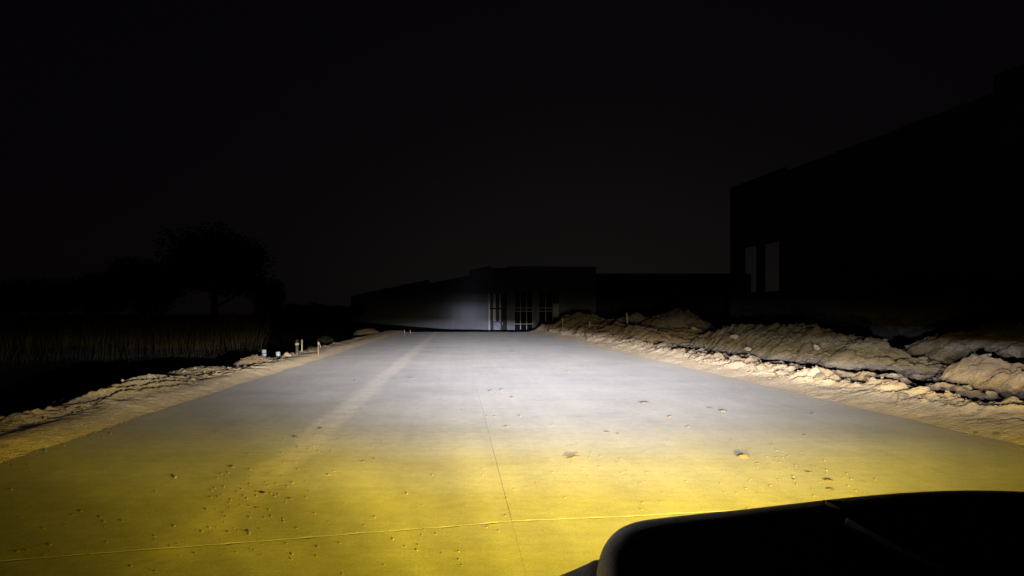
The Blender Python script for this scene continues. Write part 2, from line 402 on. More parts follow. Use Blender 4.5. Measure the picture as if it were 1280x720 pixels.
X, Y = np.meshgrid(xs, ys)
vl = grid('verge_left', X, Y, left_h(X, Y), M_verge); tag(vl, kind='structure')

# ---------------------------------------------------------------- heaps of dug earth
HEAP_CRUMBS = []
def heap(cx, cy, rx, ry, hgt, seed, label, mat=M_pile, rot=0.0, rough=1.0, res=0.045, crest=None, basefn=right_h, track=False):
    nx, ny = int(2 * rx / res), int(2 * ry / (res * 1.5))
    u, v = np.meshgrid(np.linspace(-1, 1, nx), np.linspace(-1, 1, ny))
    lx, ly = u * rx, v * ry
    ca, sa = math.cos(rot), math.sin(rot)
    X, Y = cx + ca * lx - sa * ly, cy + sa * lx + ca * ly
    wr = 1 + 0.22 * fbm(X * 0.5 + seed, Y * 0.5, seed, 3)
    d = np.sqrt(u * u + v * v) * wr
    prof = np.clip(1 - d, -0.35, 1)
    z = hgt * (np.where(prof > 0, np.abs(prof) ** 0.75 * (1.25 - 0.25 * np.clip(prof, 0, 1)), prof * 0.9))
    if crest is not None: z = z * np.interp(v, *crest)
    m = sstep(-0.05, 0.35, prof)
    z = z + m * rough * hgt * (0.20 * fbm(X * 0.8, Y * 0.8, seed + 3, 5) + 0.12 * (clods(X, Y, 0.75, seed + 7) - 0.3) + 0.07 * (clods(X, Y, 0.3, seed + 9) - 0.3) + 0.06 * fbm(X * 5, Y * 5, seed + 11, 4) + 0.15 * (layers(X, Y, 1.1, seed + 13, 0.4) - 0.3) + 0.035 * (layers(X, Y, 0.4, seed + 15, 0.1) - 0.3))
    if track:
        t = (-X * 0.97 + Y * 0.16 + 0.10 * fbm(X * 0.7, Y * 0.7, seed + 21, 3)) / 0.27
        saw = t - np.floor(t)
        z = z + m * 0.12 * (np.where(saw < 0.82, saw / 0.82, (1 - saw) / 0.18) - 0.4) * (0.5 + vnoise(t.round(), Y * 0.8, seed + 23))
    b = basefn(X, Y)
    z = np.maximum(b, 0.0 * b) * 0.6 + z - 0.05
    z = np.where(prof <= -0.2, np.minimum(z, b - 0.08), z)
    rs = np.random.RandomState(seed); ok = np.argwhere(prof > 0.12)
    for a_, b_ in ok[rs.randint(0, len(ok), int(26 * rx * ry))]:
        sz = rs.uniform(0.25, 1.0) ** 2.2 * (0.16 if cx > 0 else 0.10); HEAP_CRUMBS.append((X[a_, b_], Y[a_, b_], z[a_, b_] + sz * 0.15, sz))
    o = grid('dirt_pile', X - cx, Y - cy, z, mat); o.location = (cx, cy, 0)
    tag(o, label, 'dirt pile'); return o
heap(11.3, 25.5, 1.75, 9.3, 1.22, 101, 'long grey-brown dirt pile with pale stones embedded in its face', res=0.05,
     crest=([-1, -0.7, -0.35, 0.1, 0.4, 1], [0.7, 0.8, 0.95, 1.0, 1.12, 0.9]))
heap(14.0, 18.2, 1.8, 6.0, 1.4, 131, 'smooth rounded dirt pile standing behind the yellow-lit jagged ridge', res=0.05, rough=0.5)
heap(10.3, 12.2, 0.9, 4.8, 0.80, 151, 'jagged yellow-lit ridge of clay clods beside the ditch', M_dirt, res=0.035, rough=1.1, crest=([-1, -0.4, 0.1, 0.4, 0.55, 0.8, 1], [0.7, 0.85, 0.8, 1.3, 1.65, 1.0, 0.8]))
heap(13.6, 46, 2.2, 4.6, 1.42, 171, 'olive brown dirt heap poking up behind the low ridges', res=0.07)
heap(10.2, 62, 2.3, 7.5, 1.15, 191, 'low dirt mound by the far road end, carrying two stakes', M_dirt, res=0.08, rough=1.2)
heap(12.8, 54, 2.2, 6.5, 1.05, 211, 'broad rutted dirt heap in front of the grey warehouse wall', M_dirt, res=0.08, rough=1.3)
heap(9.3, 38, 1.15, 6.0, 0.72, 231, 'low cracked dirt ridge close to the road before the long pile', M_dirt, res=0.05, rough=1.4)
heap(-6.35, 14.4, 1.05, 3.3, 0.28, 251, 'flat dirt heap scored with parallel machine track ruts', M_pile, rot=0.03, res=0.03, rough=0.5, basefn=left_h, track=True)
heap(-6.5, 23.6, 0.75, 1.7, 0.27, 271, 'small dirt mound in front of the blue and white pipe stubs', M_dirt, res=0.03, basefn=left_h)
heap(-6.9, 19.3, 0.9, 2.3, 0.26, 291, 'low dark dirt heap between the rutted heap and the small mound', M_pile, res=0.035, rough=1.3, basefn=left_h)
heap(-6.6, 9.3, 0.85, 2.6, 0.26, 311, 'dim lumpy dirt heap at the road verge before the rutted heap', M_pile, res=0.035, rough=1.5, basefn=left_h)
heap(-7.3, 60, 1.1, 3.0, 0.55, 331, 'little pale dirt mound at the far end of the verge beside two short stakes', M_dirt, res=0.06, basefn=left_h)

# ---------------------------------------------------------------- clods and stones
def lump_mesh(name, seed, sub=3, flat=0.55, amp=0.30, cuts=11):
    r = random.Random(seed); bm = bmesh.new(); bmesh.ops.create_icosphere(bm, subdivisions=sub, radius=0.5)
    off = Vector((r.random() * 50, r.random() * 50, r.random() * 50))
    pl = []
    for _ in range(cuts):
        n = Vector((r.gauss(0, 1), r.gauss(0, 1), r.gauss(0, 1))).normalized(); pl.append((n, r.uniform(0.17, 0.36)))
    sx, sy = r.uniform(0.8, 1.25), r.uniform(0.75, 1.1)
    for v in bm.verts:
        c = v.co.copy()
        for n, d in pl:
            k = c.dot(n)
            if k > d: c -= n * (k - d) * 0.97
        c *= 1 + amp * mnoise.noise(c * 2.2 + off) + amp * 0.5 * mnoise.noise(c * 7 + off)
        v.co = (c.x * sx, c.y * sy, c.z * flat)
    return bm_mesh(name, bm, False)
LUMPS = [lump_mesh('dirt_clod', 500 + i) for i in range(8)]
ROADL = [lump_mesh('dirt_clod', 560 + i, 3, 0.5, 0.4, 9) for i in range(5)]
for me in ROADL: me.materials.append(M_dirt)
for me in LUMPS: me.materials.append(M_pile)
STONES = [lump_mesh('stone', 600 + i, 3, 0.7, 0.18, 7) for i in range(4)]
for me in STONES: me.materials.append(M_rock)
def lump(x, y, z, s, label, cat, group=None, stone=False, name='dirt_clod', sq=1.0):
    o = link('stone' if stone else name, rng.choice(STONES if stone else (ROADL if 'road' in label or 'concrete' in label or 'joint' in label else LUMPS)))
    tl = 0.06 if o.data in ROADL else 0.3
    o.location = (x, y, z); o.rotation_euler = (rng.uniform(-tl, tl), rng.uniform(-tl, tl), rng.uniform(0, 6.28)); o.scale = (s, s * rng.uniform(0.8, 1.1), s * sq)
    tag(o, label, cat, group); return o
def at(fn, x, y): return float(fn(np.array([[x]]), np.array([[y]]))[0, 0])
# the broken ridge along the right verge
n = 0
for i in range(70):
    y = 8.2 * (60 / 8.2) ** rng.random()
    x = 8.15 + rng.gauss(0, 0.28) - 0.1
    if x < 7.35: continue
    s = rng.uniform(0.16, 0.55) * (0.8 + 0.012 * y)
    lump(x, y, at(right_h, x, y) + s * 0.02, s, 'tan clay clod in the broken ridge along the dusty right verge', 'dirt clod', 'clods of the ridge along the right verge')
for i in range(26):
    y = 8.5 * (40 / 8.5) ** rng.random(); x = 9.05 + rng.gauss(0, 0.3); s = rng.uniform(0.15, 0.5)
    lump(x, y, at(right_h, x, y) + s * 0.02, s, 'tan clay clod on the far side of the ditch before the big piles', 'dirt clod', 'clods beyond the ditch')
for i in range(34):
    y = 8 * (45 / 8) ** rng.random(); x = -6.35 + rng.gauss(0, 0.3); s = rng.uniform(0.08, 0.24)
    if x > -5.85: continue
    lump(x, y, at(left_h, x, y) + s * 0.12, s, 'small tan clay clod along the left verge of the road', 'dirt clod', 'clods along the left verge')
# debris on the concrete
D = [(805, 505, 17, .3), (903, 515, 16, .28), (888, 511, 9, .3), (1010, 592, 9, .4), (1035, 602, 14, .3), (370, 548, 8, .4),
     (372, 560, 4, .5), (311, 667, 7, .6), (291, 585, 5, .6), (860, 535, 6, .6), (837, 522, 6, .6), (628, 488, 8, .35), (640, 497, 6, .35), (613, 490, 6, .6),
     (609, 521, 5, .6), (619, 521, 5, .6), (651, 521, 7, .5), (633, 534, 9, .3), (711, 465, 6, .6), (697, 460, 4, .6), (640, 440, 9, .35), (515, 474, 7, .5), (1037, 613, 11, .25),
     (993, 601, 5, .6), (1006, 545, 5, .5), (965, 557, 4, .6), (455, 578, 4, .6), (468, 575, 4, .6), (330, 618, 9, .4), (363, 625, 6, .4), (1015, 518, 5, .6), (760, 541, 9, .3), (773, 543, 6, .4), (914, 552, 4, .6), (444, 477, 5, .5), (402, 537, 6, .5)]
for px, py, wd, sq in D:
    x, y = G(px, py); s = wd / F * y
    lump(x, y, 0.006 + s * 0.14 * sq / 0.6, s, 'small crumb of tan dirt lying loose on the concrete road', 'dirt clod', 'dirt crumbs lying on the road', sq=sq * 0.9)
for px, py, wd, sq, lb in ((930, 573, 16, .6, 'largest dark-shadowed dirt clod lying on the concrete road'), (717, 574, 19, .3, 'flattened broken dirt crumb beside the centre joint'),
                           (220, 598, 7, 1.0, 'lone upright pebble on the dim left side of the concrete')):
    x, y = G(px, py); s = wd / F * y
    lump(x, y, 0.006 + s * 0.12, s, lb, 'dirt clod', sq=sq * 0.95)
for px, py in ((1080, 524), (1220, 544), (1245, 547), (1178, 518), (985, 481)):
    x, y = G(px, py); s = 8 / F * y
    lump(x, y, at(right_h, x, y) + s * 0.15, s, 'small dirt clod lying alone on the smooth dusty right strip', 'dirt clod', 'clods on the dusty strip')
# pale stones in the long pile and on the verges
for k, (px, py, Y, wd, lb) in enumerate(((917, 421, 25.5, 10, 'angular pale stone high on the face of the long pile'), (934, 436, 23.2, 8, 'flat pale stone low on the left end of the long pile'),
                         (1020, 434, 20.0, 9, 'pale stone in the middle of the long pile face'), (867, 410, 36, 7, 'pale stone on top of the cracked ridge before the long pile'))):
    x, y, z = P(px, py, Y); lump(x, y, z, wd / F * Y * 1.1, lb, 'stone', stone=True)
x, y, z = P(360, 444, 26.0); lump(x, y, at(left_h, x, y) + 0.06, 0.26, 'jagged white stone beside the grimy post on the left verge', 'stone', stone=True, sq=1.3)
# dust crumbs too many to count
def crumbs(name, pts, mat, sub=1):
    """many small lumps joined into one mesh"""
    bm = bmesh.new(); bmesh.ops.create_icosphere(bm, subdivisions=1, radius=0.5)
    bv = np.array([v.co[:] for v in bm.verts]); bf = np.array([[v.index for v in f.verts] for f in bm.faces]); bm.free()
    V, Fc = [], []
    for k, (x, y, z, s) in enumerate(pts):
        a = rng.uniform(0, 6.28); c, sn = math.cos(a), math.sin(a)
        q = bv * (1 + 0.35 * (np.random.RandomState(k).rand(len(bv), 1) - 0.5)) * np.array([s * rng.uniform(.7, 1.5), s * rng.uniform(.7, 1.3), s * rng.uniform(.45, .8)])
        q = np.stack([q[:, 0] * c - q[:, 1] * sn, q[:, 0] * sn + q[:, 1] * c, q[:, 2]], 1) + np.array([x, y, z])
        V.append(q); Fc.append(bf + k * len(bv))
    V = np.concatenate(V); Fc = np.concatenate(Fc)
    return link(name, mesh(name, V.tolist(), Fc.tolist()), mat)
pts = []
for (px, py, sx, sy, cnt) in ((320, 620, 40, 22, 40), (330, 645, 25, 20, 25), (390, 560, 45, 22, 40), (430, 520, 30, 25, 40), (960, 578, 35, 10, 30), (1000, 600, 50, 14, 35), (650, 510, 60, 30, 45), (900, 540, 90, 30, 30), (720, 580, 25, 12, 18), (480, 560, 140, 50, 45), (850, 600, 160, 25, 45), (150, 660, 120, 30, 35), (330, 690, 120, 18, 22), (560, 680, 90, 25, 20), (700, 470, 70, 20, 30), (930, 480, 40, 12, 20)):
    for _ in range(int(cnt * 1.15)):
        y_ = rng.gauss(py, sy); x_ = rng.gauss(px, sx)
        if y_ < 420: continue
        x, y = G(x_, y_)
        if EL < x < ER - 0.1 and y > 4: s = rng.uniform(0.006, 0.017) * (0.7 + 0.03 * y); pts.append((x, y, 0.006 + s * 0.2, s))
for _ in range(330):
    y = rng.uniform(4, 55); x = -1.88 + rng.gauss(0, 0.2); s = rng.uniform(0.005, 0.016); pts.append((x, y, 0.006 + s * 0.2, s))
for _ in range(900):
    y = 4.5 * (60 / 4.5) ** rng.random(); s = rng.uniform(0.006, 0.018)
    x = ER - abs(rng.gauss(0, 0.25)) + 0.05 if rng.random() < 0.55 else EL + abs(rng.gauss(0, 0.25)) - 0.05
    pts.append((x, y, 0.006 + s * 0.2 + (0.03 if (x > ER or x < EL) else 0), s))
tag(crumbs('road_crumbs', pts, M_dust), 'fine dry dirt crumbs strewn over the concrete road', 'dirt', kind='stuff')
pts = []
for _ in range(1300):
    y = 7.5 * (62 / 7.5) ** rng.random(); s = rng.uniform(0.02, 0.07) * (0.8 + 0.012 * y)
    x = 8.1 + rng.gauss(0, 0.38)
    if x < 7.0: continue
    pts.append((x, y, 0, s))
for _ in range(500):
    y = 7.5 * (55 / 7.5) ** rng.random(); x = rng.uniform(8.8, 11.2); pts.append((x, y, 0, rng.uniform(0.03, 0.09)))
A = np.array(pts); zz = right_h(A[:, 0], A[:, 1]); A[:, 2] = zz + A[:, 3] * 0.2
q2 = []
for _ in range(500):
    y = 6.5 * (55 / 6.5) ** rng.random(); x = -6.25 + rng.gauss(0, 0.35)
    if x > -5.75: continue
    q2.append((x, y, 0, rng.uniform(0.015, 0.06)))
B = np.array(q2); B[:, 2] = left_h(B[:, 0], B[:, 1]) + B[:, 3] * 0.2
tag(crumbs('broken_clay', HEAP_CRUMBS, M_pile), 'loose crumbled lumps scattered over the dirt piles', 'dirt', kind='stuff')
tag(crumbs('broken_clay', A.tolist(), M_dirt), 'loose broken clay lumps over the ridge on the right verge', 'dirt', kind='stuff')
tag(crumbs('broken_clay', B.tolist(), M_dirt), 'loose broken clay lumps over the bank on the left verge', 'dirt', kind='stuff')

# ---------------------------------------------------------------- stakes, pipes and weeds
def stake(px, ptop, pbase, Y, wpx, label, lean=0.0, mat=M_wood, flag=False, hidden=0.25):
    x, y, zt = P(px, ptop, Y); zb = P(px, pbase, Y)[2] - hidden; wd = wpx / F * Y; h = zt - zb
    root = empty('survey_stake', (x, y, zb)); root.rotation_euler = (0, lean, 0)
    bm = bmesh.new(); add_box(bm, (-wd / 2, -0.012, 0), (wd / 2, 0.012, h), 0.003)
    for v in bm.verts:
        if v.co.z < 0.02: v.co.x *= 0.3
    link('lath', bm_mesh('lath', bm), mat, root)
    if flag:
        k = 10; v, f = [], []
        for i in range(k + 1):
            t = i / k; xx = wd * 0.5 + 0.075 * t ** 1.2; hh = 0.10 * (1 - 0.5 * t)
            zc = h - 0.05 - 0.16 * t ** 1.3
            yy = 0.016 + 0.02 * math.sin(t * 7)
            v += [(xx, yy, zc + hh / 2), (xx, yy, zc - hh / 2)]
        f = [(2 * i, 2 * i + 1, 2 * i + 3, 2 * i + 2) for i in range(k)]
        me = mesh('ribbon', v, f, True); o = link('ribbon', me, M_flag, root)
        md = o.modifiers.new('thickness', 'SOLIDIFY'); md.thickness = 0.002
        bm = bmesh.new(); add_box(bm, (-wd * 0.56, -0.015, h - 0.11), (wd * 0.56, 0.0165, h - 0.02)); link('ribbon_knot', bm_mesh('ribbon_knot', bm), M_flag, root)
    tag(root, label, 'stake'); return root
stake(397.5, 427, 447, 27.4, 1.4, 'wooden survey stake with a pale ribbon hanging from its top', 0.02, flag=True)
stake(377.5, 424.5, 439, 29.0, 2.0, 'plain white stake standing behind the grimy post', 0.0, M_wpaint)
stake(505, 412, 418, 58, 1.0, 'short thin stake by the far left mound, nearer the mound', 0.03, hidden=0.6)
stake(513, 412.5, 418, 61, 1.0, 'short thin stake by the far left mound, farther from the mound', 0.0, hidden=0.6)
stake(703.3, 398, 406, 55, 1.1, 'slim pale stake on the left slope of the far mound', 0.0, M_wpaint, hidden=0.6)
stake(737, 401.5, 407.5, 50, 1.7, 'stubby pale stake low in the rutted dirt', 0.0, M_wood, hidden=0.6)
stake(785, 391, 402, 46, 1.9, 'tall leaning white stake in the heap before the warehouse wall', -0.06, M_wpaint, hidden=0.7)

def pipe_stub(px, ptop, Y, wpx, hb, label, lean, band):
    x, y, zt = P(px, ptop, Y); r = wpx / F * Y / 2; h = zt - hb
    root = empty('pipe_stub', (x, y, hb)); root.rotation_euler = (0.03, lean, 0.4)
    bm = bmesh.new(); lathe(bm, [(r, 0), (r, h * 0.98), (r * 0.96, h), (r * 0.86, h), (r * 0.86, h - 0.05)], 28); link('pipe', bm_mesh('pipe', bm, False), M_pvcw, root)
    for z0, z1 in band:
        bm = bmesh.new(); lathe(bm, [(r * 1.03, h * z0), (r * 1.06, h * z0 + 0.008), (r * 1.06, h * z1 - 0.008), (r * 1.03, h * z1)], 28)
        link('blue_sleeve', bm_mesh('blue_sleeve', bm), M_pvcb, root)
    bm = bmesh.new(); lathe(bm, [(r * 0.85, h - 0.012), (r * 0.85, h - 0.004), (r * 0.3, h + 0.006), (r * 0.05, h + 0.006)], 28); link('cap', bm_mesh('cap', bm), M_pvcw, root)
    tag(root, label, 'pipe')
pipe_stub(330.6, 437, 27.0, 5.6, -0.25, 'upright white pipe stub with a blue band behind the small mound', -0.03, [(0.1, 0.45), (0.72, 0.8)])
pipe_stub(349.0, 439.5, 26.5, 5.4, -0.22, 'slightly tilted pale blue pipe stub nearer the grimy post', -0.10, [(0.1, 0.5), (0.56, 0.6)])
# grimy metal post with a pale collar
x, y, z = P(371.3, 424, 27.2); zb = -0.05; h = z - zb
root = empty('metal_post', (x, y, zb)); tag(root, 'grimy dark metal post with a white collar and domed cap', 'post')
bm = bmesh.new(); lathe(bm, [(0.055, 0), (0.055, h * 0.72), (0.05, h * 0.74), (0.05, h * 0.9)], 20); link('shaft', bm_mesh('shaft', bm), M_post, root)
bm = bmesh.new(); lathe(bm, [(0.07, h * 0.70), (0.075, h * 0.72), (0.075, h * 0.80), (0.07, h * 0.82)], 20); link('collar', bm_mesh('collar', bm), M_wpaint, root)
bm = bmesh.new(); lathe(bm, [(0.058, h * 0.88), (0.062, h * 0.90), (0.05, h * 0.96), (0.02, h), (0.005, h)], 20); link('cap', bm_mesh('cap', bm), M_post, root)
bm = bmesh.new(); lathe(bm, [(0.085, 0.0), (0.085, 0.04), (0.06, 0.06)], 20); link('base_flange', bm_mesh('base_flange', bm), M_post, root)
bm = bmesh.new(); add_box(bm, (-0.03, -0.064, 0.10), (0.045, -0.052, 0.20), 0.004); link('plate', bm_mesh('plate', bm), M_wpaint, root)

def leaf_cloud(name, cnt, R, size, seed, mat, flat=1.0, lobes=9):
    r = random.Random(seed); V, Fc = [], []
    ls = [(Vector((r.gauss(0, 0.42), r.gauss(0, 0.42), r.gauss(0, 0.34) * flat)), r.uniform(0.28, 0.5)) for _ in range(lobes)]
    for c, rr in ls:
        if c.length > 0.58: c *= 0.58 / c.length
    for _ in range(cnt):
        c, rr = r.choice(ls)
        d = Vector((r.gauss(0, 1), r.gauss(0, 1), r.gauss(0, 1))).normalized()
        p = (c + d * rr * r.random() ** 0.45) * R
        n = Vector((r.gauss(0, 1), r.gauss(0, 1), r.gauss(0, 1))).normalized(); t = n.orthogonal().normalized(); b = n.cross(t); s = size * r.uniform(0.6, 1.3)
        k = len(V); V += [p - t * s, p + b * s * 0.45, p + t * s, p - b * s * 0.45]; Fc.append((k, k + 1, k + 2, k + 3))
    return link(name, mesh(name, V, Fc), mat)
# weedy bush near the ribboned stake
x, y, z = P(407, 437, 38)
root = empty('weed_bush', (x, y, -0.1)); tag(root, 'low green weed bush on the bank past the ribboned stake', 'bush')
o = leaf_cloud('foliage', 900, 0.5, 0.05, 5, M_bush); o.parent = root; o.location = (0, 0, 0.35); o.scale = (1.0, 1.0, 0.5)
bm = bmesh.new(); lathe(bm, [(0.03, 0), (0.02, 0.3)], 8); o = link('stem', bm_mesh('stem', bm), M_bark, root)
for i, (px, py, Y, sc, lb) in enumerate(((388, 443, 30, 0.55, 'tuft of weeds between the grimy post and the ribboned stake'), (420, 430, 46, 0.8, 'straggly weed clump farther along the left bank'))):
    x, y, z = P(px, py, Y); r2 = empty('weed_bush', (x, y, at(left_h, x, y) - 0.03)); tag(r2, lb, 'bush')
    o = leaf_cloud('foliage', 420, 0.35, 0.045, 15 + i, M_bush); o.parent = r2; o.location = (0, 0, 0.12); o.scale = (sc, sc, sc * 0.5)

# tall dry grass in the dark field on the left
V, Fc = [], []
for _ in range(15000):
    Y0 = rng.uniform(36, 62); X0 = (-0.285 - abs(rng.gauss(0, 0.16)) + rng.gauss(0, 0.012)) * Y0
    edge = 1.0
    cl = mnoise.noise((X0 * 0.35, Y0 * 0.2, 0)) + 0.6 * mnoise.noise((X0 * 1.1, Y0 * 0.5, 4))
    if cl < -0.35 and rng.random() < 0.8: continue
    h = max(0.3, rng.gauss(1.15, 0.5) + 1.1 * cl) + 0.3
    a = rng.uniform(0, 6.28); wd = rng.uniform(0.008, 0.02); bx, by = rng.gauss(0.06, 0.3), rng.gauss(0, 0.3)
    dx, dy = math.cos(a) * wd, math.sin(a) * wd; k = len(V)
    V += [(X0 - dx, Y0 - dy, GZ), (X0 + dx, Y0 + dy, GZ), (X0 + bx * 0.4 + dx * .8, Y0 + by * 0.4 + dy * .8, GZ + h * 0.6), (X0 + bx * 0.4 - dx * .8, Y0 + by * 0.4 - dy * .8, GZ + h * 0.6), (X0 + bx, Y0 + by, GZ + h)]
    Fc += [(k, k + 1, k + 2, k + 3), (k + 3, k + 2, k + 4)]
tag(link('tall_grass', mesh('tall_grass', V, Fc), M_grass), 'tall dry grass standing in the dark field on the left', 'grass', kind='stuff')

# trees
def tree_mesh(seed):
    r = random.Random(seed); bm = bmesh.new()
    lathe(bm, [(0.5, 0), (0.36, 0.8), (0.30, 3.0), (0.18, 6.0), (0.08, 8.2)], 10)
    for i in range(8):
        a = r.uniform(0, 6.28); z0 = r.uniform(2.6, 6.0); L = r.uniform(2.0, 3.6)
        d = Vector((math.cos(a), math.sin(a), r.uniform(0.35, 0.9))).normalized()
        q = d.to_track_quat('Z', 'Y').to_matrix().to_4x4()
        lathe(bm, [(0.15, 0), (0.09, L * 0.5), (0.03, L)], 6, Matrix.Translation((0, 0, z0)) @ q)
    return bm_mesh('trunk', bm, True)
TR = [tree_mesh(1), tree_mesh(2)]
CR = []
for i in range(3):
    o = leaf_cloud('crown', 15000, 5.2, 0.17, 70 + i, M_leaf, 0.9, 24); CR.append(o.data); bpy.data.objects.remove(o)
def tree(px, ptop, Y, width, k, label, group=None):
    x = (px - CX) / F * Y; top = CZ - (ptop - HY) / F * Y - GZ
    root = empty('tree', (x, Y, GZ), 0.7 * k); s = top / 11.2
    c = link('trunk', TR[k % 2], M_bark, root); c.scale = (s, s, s)
    c = link('crown', CR[k % 3], M_leaf, root); c.location = (0, 0, 6.6 * s); wr = width / F * Y / 10.0; c.scale = (wr, wr, s * 0.95)
    tag(root, label, 'tree', group)
tree(268, 276, 82, 165, 0, 'large broad tree with a rounded crown, tallest of the dark trees')
for k, (px, pt, Y, wd, lb) in enumerate(((178, 318, 90, 110, 'dark tree overlapping the tallest tree on its outer side'), (110, 335, 84, 120, 'lower dark tree two along from the tallest tree, behind the grass'), (40, 345, 88, 120, 'low dark tree at the outer end of the grass strip'), (335, 345, 96, 60, 'narrow dark tree on the road side of the tallest tree'))):
    tree(px, pt, Y, wd, k + 1, lb, 'dark trees behind the grass')
for k in range(13):
    px = 338 + k * 9.2 + rng.uniform(-3, 3)
    tree(px, 378 + rng.uniform(-2, 3), 190 + rng.uniform(-12, 12), 24, k, 'small far tree in the low dark tree line before the warehouse', 'far tree line')

# ---------------------------------------------------------------- warehouse at the end of the road
W = empty('warehouse', (0, 0, 0)); tag(W, 'long pale concrete warehouse with glazed corner entrance at the road end', 'building')
k = 98 / F
def fx(px): return (px - CX) * k
def fz(py): return CZ - (py - HY) * k
Y0 = 98.0; TOPZ = fz(333)
def wpart(name, x0, x1, z0, z1, mat=M_wall, y0=Y0, y1=Y0 + 0.3, parent=W): return box(name, (x0, y0, z0), (x1, y1, z1), mat, parent)
wpart('wall_panel', fx(634), fx(672), fz(363), TOPZ); wpart('wall_panel', fx(672.2), fx(706), fz(363), TOPZ); wpart('wall_panel', fx(706.2), fx(745), fz(387), TOPZ - 0.05)
wpart('wall_panel', fx(610), fx(633.8), fz(367), TOPZ - 0.2)
wpart('wall_panel', fx(706.2), fx(712), GZ, fz(387.05)); wpart('wall_panel', fx(739), fx(745), GZ, fz(387.05))
wpart('overhead_door', fx(712), fx(739), GZ, fz(387.1), M_dark, Y0 + 0.12, Y0 + 0.2)
for a, b in ((633.5, 643), (666, 673.5), (698.5, 706)): wpart('pier', fx(a), fx(b), GZ, fz(363.1), M_pier, Y0 - 0.12, Y0 + 0.3)
wpart('canopy', fx(632), fx(707), fz(363), fz(360.6), M_wall, Y0 - 0.9, Y0 - 0.003)
def window(x0, x1, z0, z1, cols, mids, glint=None):
    win = empty('window', (0, 0, 0)); win.parent = W
    t = 0.09
    xs_ = [x0 + (x1 - x0) * i / cols for i in range(cols + 1)]; zs = [z0] + mids + [z1]
    bm = bmesh.new()
    for i, xx in enumerate(xs_): add_box(bm, (xx - t / 2, Y0 + 0.05, z0), (xx + t / 2, Y0 + 0.17, z1))
    for zz in zs: add_box(bm, (x0, Y0 + 0.062, zz - t / 2), (x1, Y0 + 0.158, zz + t / 2))
    link('frame', bm_mesh('frame', bm), M_white, win)
    for i in range(cols):
        for j in range(len(zs) - 1):
            m = M_glint if glint and (i, j) in glint else M_glass
            box('pane', (xs_[i] + t / 2, Y0 + 0.10, zs[j] + t / 2), (xs_[i + 1] - t / 2, Y0 + 0.115, zs[j + 1] - t / 2), m, win)
window(fx(643), fx(666), GZ + 0.3, fz(363.2), 3, [fz(405), fz(389), fz(385)])
window(fx(673.5), fx(691), GZ + 0.3, fz(363.2), 2, [fz(389), fz(385)])
window(fx(691.4), fx(698.5), GZ + 0.3, fz(363.2), 2, [fz(396), fz(388), fz(380)], glint={(0, 1), (1, 1), (0, 2), (1, 2)})  # four whitened panes stand in for a bright reflection in the glazing
# recessed corner entrance
wpart('recess_wall', fx(610), fx(633.5), GZ, fz(367), M_wall2, Y0 + 2.4, Y0 + 2.6)
for a, b in ((610.6, 612.8), (616.4, 619.6), (624.0, 626.2)): wpart('column', fx(a), fx(b), GZ, fz(367.05), M_glint, Y0 + 0.02, Y0 + 0.28)  # columns whitened so their colour carries the glints of the entrance
dr = wpart('door', fx(627), fx(632.6), GZ, fz(380), M_dark, Y0 + 0.1, Y0 + 0.18)
box('door_frame', (fx(626.6), Y0 + 0.05, GZ), (fx(627), Y0 + 0.2, fz(379.6)), M_post, dr); box('handle', (fx(628), Y0 + 0.03, 0.2), (fx(628.4), Y0 + 0.1, 0.6), M_white, dr)
wpart('transom_beam', fx(612), fx(633.4), fz(386.5), fz(384.8), M_dark, Y0 - 0.05, Y0 + 0.018)
# left wing running away from the corner
A0, A1 = Vector((4.0, 98.0)), Vector((-36.0, 250.0)); Ld = (A1 - A0); LT = Ld.length; ang = math.atan2(Ld.y, Ld.x)
pl = 9.2; npan = int(LT / pl)
for i in range(npan):
    s0 = i * pl; s1 = s0 + pl - 0.05
    top = TOPZ - (0.75 if 0.06 < (s0 + 4) / LT < 0.22 else (0.12 if i % 3 else 0.0))
    bm = bmesh.new(); add_box(bm, (0, -0.3, 0), (s1 - s0, 0, top - GZ))
    o = link('wall_panel', bm_mesh('wall_panel', bm), M_wall, W)
    p = A0 + Ld * (s0 / LT); o.location = (p.x, p.y, GZ); o.rotation_euler = (0, 0, ang)
    if i % 3 != 2: continue
    bm = bmesh.new(); add_box(bm, (-0.30, 0.01, 0), (0.12, 0.16, top - GZ - 1.2))
    o2 = link('pilaster', bm_mesh('pilaster', bm), M_pier, W); o2.location = o.location; o2.rotation_euler = o.rotation_euler
v = [(4.3, 98.4, 7.0), (18.2, 98.4, 7.0), (18.2, 250, 7.0), (-35.5, 250, 7.0)]
link('roof', mesh('roof', v + [(a, b, c - 0.3) for a, b, c in v], [(0, 1, 2, 3), (7, 6, 5, 4), (0, 4, 5, 1), (1, 5, 6, 2), (2, 6, 7, 3), (3, 7, 4, 0)]), M_roof, W)
box('side_wall', (18.05, 98.35, GZ), (18.35, 250, TOPZ - 0.05), M_wall2, W); box('rear_wall', (-36, 250.1, GZ), (18.35, 250.4, TOPZ - 0.1), M_wall2, W)
